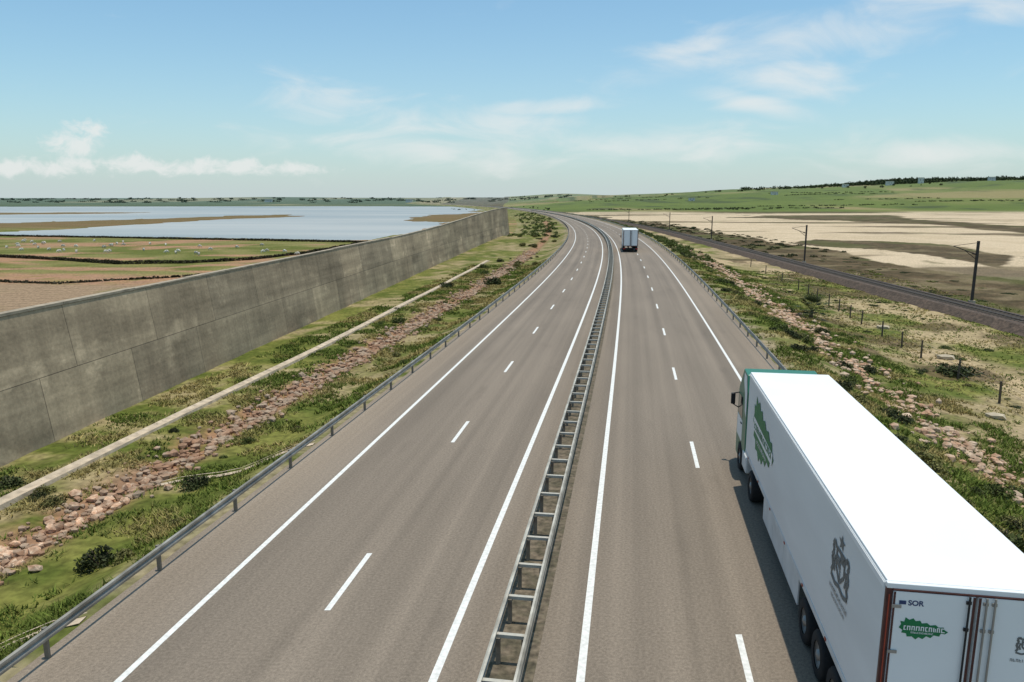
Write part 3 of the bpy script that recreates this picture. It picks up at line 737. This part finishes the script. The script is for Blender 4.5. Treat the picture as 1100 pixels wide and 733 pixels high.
def house(px,Y,w,h,lb,dpt=8):
    X=(px-550)/FP*Y*.99; z=float(hz(np.array([X]),np.array([Y]))[0]); g=thing('house',lb,'house',(X,Y,z))
    MB().box(-w/2,w/2,0,dpt,-2,h).build('wall',Mwhite,g); MB().box(-w/2-.4,w/2+.4,-.4,dpt+.4,h+.003,h+.5).build('roof',Mroof,g)
    for k in range(max(2,int(w/4))):
        x=-w/2+2+k*(w-4)/max(1,int(w/4)-1) if w>4 else 0
        MB().box(x-.6,x+.6,-.05,-.005,h*.45,h*.75).build('window',Mwin,g)
    MB().box(-.6,.6,-.06,-.004,-1,2.2).build('door',Mwin,g)
house(952,1770,16,9,'long white house among trees on the right-hand hill')
house(985,1765,10,13,'tall narrow white house near the top of the right-hand hill')
house(905,1700,12,7,'small white house at the left end of the hill wood')
house(1060,1750,14,9,'white house on the hill at the right edge')
house(830,1500,12,6,'low white farmhouse on the slope left of the wood')
house(742,1400,10,5,'small white farmhouse on the low slope right of the road')
house(440,3400,30,14,'pale farm building on the far shore left of the road',12)
house(290,3500,34,13,'pale building on the far shore across the lagoon',12)

# ---------------------------------------------------------------- trucks
Mtw=mat('truck_white_paint',(.80,.80,.78),.35,.03,.8,spec=.5); Mtroof=mat('trailer_roof_white',(.82,.82,.80),.5,.04,.35)
Mside=mat('trailer_side_white',(.72,.72,.70),.4,.07,.5,spec=.4,stretch=(1,.4,2))
Mframe=mat('door_frame_maroon',(.085,.03,.025),.5,.2,4); Mrub=mat('tyre_rubber',(.018,.018,.018),.85,.2,8); Mrim=mat('wheel_rim_metal',(.30,.29,.27),.45,.2,5,metal=.5)
Mblk=mat('black_plastic',(.02,.02,.022),.5,.15,5); Mgls=mat('cab_glass',(.015,.02,.025),.08,.05,1,spec=.8); Mgrn=mat('logo_green',(.012,.17,.06),.5,.08,3); Mcabg=mat('cab_green',(.03,.17,.10),.35,.05,2,spec=.5)
Mgry=mat('emblem_grey',(.16,.16,.15),.6,.1,4); Mblue=mat('maker_blue',(.03,.05,.13),.5,.1,4); Mredl=mat('red_lamp',(.45,.02,.015),.3,.05,4); Morg=mat('red_reflector',(.36,.06,.03),.4,.05,4); Mchas=mat('chassis_dark',(.03,.028,.027),.7,.2,4)
Mskirt=mat('skirt_white',(.60,.60,.58),.5,.12,1.5); Mstl=mat('lock_rod_steel',(.33,.32,.30),.4,.1,4,metal=.5)
def wheel(g,x,y,r=.5,w=.32):
    sd=1 if x>0 else -1
    t=MB().lathe_x([(-w/2,r*.55),(-w/2,r*.93),(-w/2+.04,r),(w/2-.04,r),(w/2,r*.93),(w/2,r*.55)],0,0,0).build('wheel',Mrub,g,smooth=True); t.location=(x,y,r)
    f=sd*w/2
    MB().lathe_x([(f-sd*.12,r*.56),(f-sd*.02,r*.56),(f-sd*.10,r*.48),(f-sd*.13,r*.28),(f-sd*.01,r*.22),(f+sd*.02,.01)],0,0,0).build('rim',Mrim,t,smooth=True)
def side_poly(pts,x): return [(x,a,b) for a,b in pts]
BLOB=[(.0,.50),(.04,.66),(.02,.80),(.10,.78),(.12,.98),(.20,.88),(.28,.96),(.33,.84),(.42,.88),(.46,.76),(.56,.80),(.63,.70),(.74,.74),(.80,.64),(.90,.66),(.93,.54),(1.0,.46),(.94,.36),(.86,.38),(.83,.24),(.72,.27),(.66,.14),(.57,.20),(.50,.06),(.42,.13),(.36,.02),(.28,.14),(.18,.12),(.16,.26),(.06,.28),(.08,.40)]
def emblem(parent,place,w,h,eps):
    E=MB()
    def q(pts): E.poly([place(a*w,b*h,eps) for a,b in pts])
    def line(pts,t):
        for (a,b),(c,d) in zip(pts[:-1],pts[1:]):
            L=math.hypot((c-a)*w,(d-b)*h) or 1; nx=-(d-b)*h/L*t; ny=(c-a)*w/L*t
            E.poly([place(a*w+nx,b*h+ny,eps),place(c*w+nx,d*h+ny,eps),place(c*w-nx,d*h-ny,eps),place(a*w-nx,b*h-ny,eps)])
    tk=.018*w+.003
    st=[]
    for k in range(10):
        a=math.pi/2+k*math.pi/5; rr=.15 if k%2==0 else .06; st.append((math.cos(a)*rr*1.1,.86+math.sin(a)*rr))
    q(st)
    line([(-.22,.68),(-.22,.36),(0,.16),(.22,.36),(.22,.68),(-.22,.68)],tk*1.5)
    line([(-.22,.55),(.22,.55)],tk); line([(0,.68),(0,.18)],tk*.9)
    q([(-.16,.51),(-.03,.51),(-.03,.36),(-.16,.42)]); q([(.04,.65),(.16,.65),(.16,.58),(.04,.58)])
    for sd in (-1,1):
        line([(sd*.26,.66),(sd*.36,.74),(sd*.44,.64),(sd*.37,.54),(sd*.46,.42),(sd*.38,.26),(sd*.46,.14)],tk*2.0)
        line([(sd*.28,.50),(sd*.34,.38),(sd*.28,.22)],tk*1.5)
    line([(-.46,.10),(-.22,.04),(0,.09),(.22,.04),(.46,.10)],tk*1.7)
    return E.build('emblem',Mgry,parent)
def script_line(parent,place,x0,x1,z,h,eps,m,seed,name='lettering',sw=.17):
    r=random.Random(seed); M_=MB(); x=x0
    while x<x1:
        w=h*r.uniform(.45,.75); s=h*sw; c=r.randrange(4)
        def q(a0,a1,b0,b1): M_.poly([place(a0,b0,eps),place(a1,b0,eps),place(a1,b1,eps),place(a0,b1,eps)])
        q(x,x+s,z,z+h)
        if c in (0,1): q(x+s,x+w,z+h-s,z+h)
        if c in (0,2): q(x+s,x+w,z,z+s)
        if c in (1,3): q(x+w-s,x+w,z,z+h-s-.001); 
        if c==2: q(x+s,x+w*.9,z+h*.45,z+h*.45+s)
        x+=w+h*.2
    return M_.build(name,m,parent)
def text_mesh(txt,size,m,parent,M,bold=.01):
    cu=bpy.data.curves.new('t','FONT'); cu.body=txt; cu.size=size; cu.offset=bold*size; o=bpy.data.objects.new('t',cu); C.objects.link(o); bpy.context.view_layer.update()
    me=bpy.data.meshes.new_from_object(o.evaluated_get(bpy.context.evaluated_depsgraph_get())); bpy.data.objects.remove(o); me.transform(M); me.materials.clear(); me.materials.append(m)
    return link('lettering',me,None,parent)
def truck(label,loc,rz,L=14.7,Wd=2.6,Ht=4.15,full=True):
    g=thing('lorry',label,'lorry',loc,rz); w=Wd/2; B=1.22
    MB().box(-w,w,.06,L,B,Ht-.045).build('trailer_body',Mside,g,bev=.03)
    MB().box(-w+.02,w-.02,.04,L-.02,Ht-.043,Ht).build('trailer_roof',Mtroof,g,bev=.012)
    MB().box(-w-.012,-w-.001,.1,L-.05,B+.0,B+.14).build('side_rail',Mskirt,g); MB().box(w+.001,w+.012,.1,L-.05,B,B+.14).build('side_rail',Mskirt,g)
    MB().box(-w-.010,-w-.001,.1,L-.05,Ht-.17,Ht-.07).build('side_rail',Mtw,g); MB().box(w+.001,w+.010,.1,L-.05,Ht-.17,Ht-.07).build('side_rail',Mtw,g)
    ml=MB()
    for k in range(7): y=.8+k*(L-1.6)/6; ml.box(-w-.03,-w-.013,y-.05,y+.05,B+.04,B+.09)
    ml.build('marker_lights',Morg,g)
    fr=MB().box(-w+.0,-w+.09,-.02,.055,B-.05,Ht-.1).box(w-.09,w,-.02,.055,B-.05,Ht-.1).box(-w+.09,w-.09,-.02,.055,B-.05,B+.09)
    fr.build('rear_frame',Mframe,g,bev=.008)
    MB().box(-w,w,-.03,.058,Ht-.098,Ht-.01).build('rear_header',Mtw,g,bev=.01)
    MB().box(-w+.09,w-.09,-.05,.05,Ht-.125,Ht-.10).build('header_seal',Mframe,g)
    for sd in (-1,1):
        a,b_=(-w+.1,-.02) if sd<0 else (.02,w-.1)
        dr=MB().box(a,b_,-.045,.04,B+.10,Ht-.13).build('rear_door',Mtw,g,bev=.01)
        MB().box(a+(.0 if sd<0 else b_-a-.03),a+(.03 if sd<0 else b_-a),-.052,-.0455,B+.12,Ht-.14).build('door_seal',Mframe,dr)
        xi=b_-.02 if sd<0 else a+.02
        MB().box(xi-.018,xi+.018,-.052,-.0455,B+.12,Ht-.14).build('door_seal',Mframe,dr)
        for x in ((b_-.10),) if sd<0 else ((a+.10),(a+.22)):
            m_=MB().tube((x,-.085,B+.05),(x,-.085,Ht-.12),.017,.017,8)
            for z in (B+.3,B+1.0,Ht-.7,Ht-.25): m_.box(x-.035,x+.035,-.075,-.046,z,z+.05)
            m_.build('lock_rod',Mblk if sd<0 else Mstl,dr)
        hx=a+.05 if sd<0 else b_-.05
        hm=MB()
        for z in (B+.25,B+1.0,B+1.75,Ht-.4): hm.box(hx-.07,hx+.07,-.07,-.053,z,z+.05)
        hm.build('hinge',Mstl,dr)
    MB().box(-w+.035,-w+.055,-.028,-.0205,B+.2,Ht-.2).build('reflector_strip',Morg,g); MB().box(w-.055,w-.035,-.028,-.0205,B+.2,Ht-.2).build('reflector_strip',Morg,g)
    MB().box(-w,w,-.06,.1,.62,.80).build('bumper',Mblk,g,bev=.02)
    for sd in (-1,1): MB().box(sd*(w-.25)-.22,sd*(w-.25)+.22,-.10,-.062,.64,.78).build('tail_light',Mredl,g,bev=.01)
    MB().box(-.5,-.3,.1,L-.6,.85,B-.002).box(.3,.5,.1,L-.6,.85,B-.002).build('chassis',Mchas,g)
    for y in (2.3,3.62,4.94):
        for sd in (-1,1): wheel(g,sd*(w-.2),y,.52,.38)
        MB().tube((-w+.3,y,.52),(w-.3,y,.52),.07).build('axle',Mchas,g)
    mg=MB()
    for sd in (-1,1): mg.box(sd*(w-.2)-.2,sd*(w-.2)+.2,1.45,1.47,.2,1.0)
    mg.build('mud_flap',Mblk,g)
    for sd in (-1,1):
        x=sd*(w-.05); sk=MB()
        for y0,y1 in ((5.75,7.6),(7.63,9.2),(9.23,10.8)): sk.box(x-.02,x+.02,y0,y1,.45,B-.03)
        sk.build('side_skirt',Mskirt,g,bev=.01)
        MB().box(sd*.95-.06,sd*.95+.06,11.0,11.15,.1,1.2).build('landing_leg',Mchas,g)
    MB().box(-.95,.95,L+.005,L+.5,2.3,Ht-.25).build('refrigeration_unit',Mskirt,g,bev=.06)
    c0=L+.6; c1=c0+2.25
    MB().box(-.45,-.25,L-3.6,c1-.3,.75,1.0).box(.25,.45,L-3.6,c1-.3,.75,1.0).build('tractor_chassis',Mchas,g)
    for sd in (-1,1):
        wheel(g,sd*(w-.28),L-1.4,.52,.56); wheel(g,sd*(w-.2),c0+1.05,.52,.34)
        MB().box(sd*(w-.3)-.28,sd*(w-.3)+.28,L-.3+.2,L+.9,.45,1.05).build('fuel_tank',Mskirt,g,bev=.08)
    prof=[(c0,1.0),(c0,3.25),(c0+.25,3.85),(c0+1.1,3.9),(c0+1.75,3.3),(c1-.12,2.95),(c1,1.95),(c1+.05,.95),(c1,.35),(c0+1.65,.35),(c0+1.55,.9),(c0+1.05,1.12),(c0+.55,.9),(c0+.45,.8)]
    cb=MB(); n=len(prof); ww=w-.05
    cb.v+=[(-ww,a,b_) for a,b_ in prof]+[(ww,a,b_) for a,b_ in prof]; cb.f+=[tuple(range(n)),tuple(range(2*n-1,n-1,-1))]+[(i,(i+1)%n,n+(i+1)%n,n+i) for i in range(n)]
    cab=cb.build('cab',Mcabg if full else Mtw,g,bev=.05)
    MB().poly([(-ww+.12,c1-.06,2.88),(ww-.12,c1-.06,2.88),(ww-.12,c1+.025,2.0),(-ww+.12,c1+.025,2.0)]).build('windscreen',Mgls,cab)
    MB().box(-ww+.15,ww-.15,c1+.052,c1+.075,1.1,1.75).build('grille',Mblk,cab,bev=.01)
    for sd in (-1,1):
        x=sd*(ww+.008); MB().poly(side_poly([(c0+.95,2.0),(c1-.25,2.0),(c1-.35,2.75),(c0+1.0,2.8)],x)).build('side_window',Mgls,cab)
        dm=MB().box(min(sd*(ww+.001),sd*(ww+.004)),max(sd*(ww+.001),sd*(ww+.004)),c0+.85,c1-.12,1.15,1.95).build('door',Mtw,cab)
        MB().box(sd*(ww+.02)-.014,sd*(ww+.02)+.014,c0+.95,c0+1.15,1.8,1.84).build('handle',Mblk,dm)
        MB().poly(side_poly([(c0+.06,2.3),(c0+.4,2.45),(c0+.6,3.1),(c0+.95,3.45),(c0+.9,3.8),(c0+.3,3.78),(c0+.06,3.2)],sd*(ww+.006))).build('side_graphic',Mtw if full else Mskirt,cab)
        mi=MB().box(sd*(ww+.20)-.08,sd*(ww+.20)+.08,c1-.13,c1+.0,2.25,2.68).build('mirror',Mblk,cab,bev=.03)
        MB().tube((sd*ww,c1-.2,2.75),(sd*(ww+.20),c1-.08,2.67),.022).tube((sd*ww,c1-.2,2.15),(sd*(ww+.20),c1-.08,2.25),.022).build('mirror_arm',Mblk,mi)
        MB().box(sd*(ww-.25)-.2,sd*(ww-.25)+.2,c1+.03,c1+.08,.65,.85).build('headlight',Mstl,cab,bev=.01)
    MB().box(-w+.08,w-.08,c1+.0,c1+.12,.32,.62).build('front_bumper',Mblk,g,bev=.04)
    if full:
        def LP(y0,z0): return lambda a,b_,e: (-w-e,y0-a,z0+b_)
        pl=LP(L-1.35,1.80)
        MB().poly([pl(a*3.8,b_*2.0,.014) for a,b_ in BLOB]).build('green_logo',Mgrn,g)
        MB().poly([pl(a,b_,.018) for a,b_ in ((.12,.78),(3.62,.70),(3.66,1.06),(.16,1.20))]).build('pale_band',Mtw,g)
        script_line(g,pl,.28,3.35,.84,.22,.022,Mgrn,5,sw=.22)
        script_line(g,pl,.9,2.6,.50,.12,.019,Mtw,9)
        pe=LP(2.45,2.62); emblem(g,pe,1.25,1.15,.014); pt=LP(2.45,2.25); script_line(g,pt,-.6,.6,.20,.09,.014,Mgry,21); script_line(g,pt,-.45,.5,.06,.07,.014,Mgry,22)
        rp=lambda x0,z0: (lambda a,b_,e: (x0+a,-.045-e,z0+b_))
        q=rp(-w+.22,3.22); MB().poly([q(a*.72,b_*.38,.004) for a,b_ in BLOB]).build('green_logo',Mgrn,g); script_line(g,q,.07,.62,.16,.075,.008,Mtw,31,sw=.2)
        script_line(g,q,.18,.50,.11,.03,.008,Mtw,35)
        emblem(g,rp(.78,3.12),.34,.40,.004); script_line(g,rp(.78,3.0),-.22,.22,0,.05,.004,Mgry,33)
        text_mesh('SOR',.12,Mblue,g,Matrix.Translation((-w+.32,-.0495,3.80))@Matrix.Rotation(R(90),4,'X'),.03)
        MB().box(-w+.19,-w+.29,-.053,-.0455,3.81,3.87).build('maker_badge',Mblue,g)
    return g
hd=math.atan(2.48/14.88)
truck('large white refrigerated articulated lorry with green logo, nearest the camera',(7.15,10.54,.004),-hd)
d=148.0
truck('distant white lorry driving ahead on the right carriageway',(*P(3.9,d)[:2],.004),-math.atan(float(sl(d)))+.0,L=11.5,Wd=2.9,Ht=4.4,full=False)

# ---------------------------------------------------------------- sky, sun
sun_el=R(84); az=math.atan2(.85,.30)   # from +Y towards +X
sv=Vector((math.sin(az)*math.cos(sun_el),math.cos(az)*math.cos(sun_el),math.sin(sun_el)))
L=bpy.data.lights.new('sun','SUN'); L.energy=3.3; L.angle=R(.53); L.color=(1,.94,.84); lo=bpy.data.objects.new('sun',L); C.objects.link(lo); lo.rotation_euler=sv.to_track_quat('Z','Y').to_euler()
wld=bpy.data.worlds.new('World'); S.world=wld; wld.use_nodes=True; n=wld.node_tree.nodes; l=wld.node_tree.links; bg=n['Background']; bg.inputs['Strength'].default_value=.13
sky=n.new('ShaderNodeTexSky'); sky.sky_type='NISHITA'; sky.sun_disc=False; sky.sun_elevation=sun_el; sky.sun_rotation=az; sky.air_density=1.0; sky.dust_density=1.0; sky.ozone_density=1.0
tc=n.new('ShaderNodeTexCoord'); sx=n.new('ShaderNodeSeparateXYZ'); l.new(tc.outputs['Generated'],sx.inputs[0])
def mth(op,a,b=None,c=None,clamp=False):
    q=n.new('ShaderNodeMath'); q.operation=op; q.use_clamp=clamp
    for i,v in enumerate((a,b,c)):
        if v is None: continue
        if isinstance(v,(int,float)): q.inputs[i].default_value=v
        else: l.new(v,q.inputs[i])
    return q.outputs[0]
ya=mth('MAXIMUM',mth('ABSOLUTE',sx.outputs['Y']),.05); U=mth('DIVIDE',sx.outputs['X'],ya); Vv=mth('DIVIDE',sx.outputs['Z'],ya)
cmb=n.new('ShaderNodeCombineXYZ'); l.new(U,cmb.inputs[0]); l.new(Vv,cmb.inputs[1])
def nse(sc,stretch,det=8,rough=.6,off=0,dist=0):
    mp=n.new('ShaderNodeMapping'); mp.inputs['Scale'].default_value=stretch; mp.inputs['Location'].default_value=(off,off*.7,0); l.new(cmb.outputs[0],mp.inputs['Vector'])
    z=n.new('ShaderNodeTexNoise'); z.inputs['Scale'].default_value=sc; z.inputs['Detail'].default_value=det; z.inputs['Roughness'].default_value=rough; z.inputs['Distortion'].default_value=dist; l.new(mp.outputs['Vector'],z.inputs['Vector']); return z.outputs['Fac']
def uvd(px,py):   # direction of a sky feature as (x/y, z/y)
    cxr=(px-550)/FP; cyr=(366.5-py)/FP
    fy=math.cos(PIT)+cyr*math.sin(PIT); fz=-math.sin(PIT)+cyr*math.cos(PIT)
    return cxr/fy, fz/fy
def mrn(v,a,b_,c,d_,smooth=True):
    r=n.new('ShaderNodeMapRange'); r.interpolation_type='SMOOTHSTEP' if smooth else 'LINEAR'
    r.inputs['From Min'].default_value=a; r.inputs['From Max'].default_value=b_; r.inputs['To Min'].default_value=c; r.inputs['To Max'].default_value=d_; l.new(v,r.inputs['Value']); return r.outputs['Result']
def blob(px,py,wx,wy,tilt=0):
    u,v=uvd(px,py); du=mth('SUBTRACT',U,u); dv=mth('SUBTRACT',Vv,v); dv=mth('SUBTRACT',dv,mth('MULTIPLY',du,tilt))
    a=mth('DIVIDE',du,wx/FP); b=mth('DIVIDE',dv,wy/FP); s=mth('ADD',mth('MULTIPLY',a,a),mth('MULTIPLY',b,b)); return mth('POWER',2.718,mth('MULTIPLY',s,-1.0))
def addm(lst):
    o=lst[0]
    for q in lst[1:]: o=mth('MAXIMUM',o,q)
    return o
cum=addm([blob(80,152,40,22),blob(98,136,22,13),blob(60,180,85,15),blob(150,177,70,13),blob(235,179,80,11),blob(300,181,60,9),blob(10,181,60,12)])
cir=addm([blob(345,116,80,28,-.15),blob(430,128,130,26,-.12),blob(560,142,160,26,-.15),blob(570,116,90,10,.05),blob(470,160,190,22,-.1),blob(740,155,190,22,.05)])
cir2=addm([blob(860,40,150,34,.1),blob(760,48,90,14,.1),blob(850,80,70,24,0),blob(980,25,110,40,.2),blob(1070,12,70,30,.1),blob(820,115,70,14,-.2),blob(1000,165,170,22,0)])
n1=nse(30,(1,1.35,1),10,.60,3.1,.4); n2=nse(8,(1,3.2,1),9,.56,1.7,.6); n3=nse(6,(1,2.6,1),9,.56,8.4,.6)
def dens(mask,noise,k,lo_,hi,top):   # mask shapes the amount, noise the edges
    return mrn(mth('SUBTRACT',mth('ADD',mth('MULTIPLY',mask,k),mth('MULTIPLY',noise,2.0)),1.0),lo_,hi,0,top)
dc=dens(cum,n1,.95,.42,1.0,.75)
d2=dens(cir,n2,.85,.25,1.20,.65)
d3=dens(cir2,n3,.90,.25,1.20,.75)
den=mth('MAXIMUM',mth('MAXIMUM',dc,d2),d3); den=mth('MULTIPLY',den,mrn(Vv,0,.03,0,1))
mx=n.new('ShaderNodeMix'); mx.data_type='RGBA'; 
tint=n.new('ShaderNodeMix'); tint.data_type='RGBA'; tint.blend_type='MULTIPLY'; tint.inputs['Factor'].default_value=1; tint.inputs['B'].default_value=(.82,1.10,1.12,1); l.new(sky.outputs['Color'],tint.inputs['A'])
hzm=n.new('ShaderNodeMix'); hzm.data_type='RGBA'; hzm.inputs['B'].default_value=(4.6,5.25,5.45,1); l.new(tint.outputs['Result'],hzm.inputs['A'])
l.new(mth('MULTIPLY',mth('POWER',2.718,mth('MULTIPLY',mth('ABSOLUTE',Vv),-10)),.85),hzm.inputs['Factor'])
l.new(hzm.outputs['Result'],mx.inputs['A']); mx.inputs['B'].default_value=(6.4,6.5,6.4,1); l.new(den,mx.inputs['Factor']); l.new(mx.outputs['Result'],bg.inputs['Color'])

cam=bpy.data.cameras.new('camera'); cam.sensor_width=36; cam.lens=36*FP/1100; cam.clip_end=20000; co=bpy.data.objects.new('camera',cam); C.objects.link(co)
co.location=(0,0,HC); co.rotation_euler=(math.pi/2-PIT,0,0); S.camera=co
S.view_settings.view_transform='Standard'; S.view_settings.look='None'; S.view_settings.exposure=0
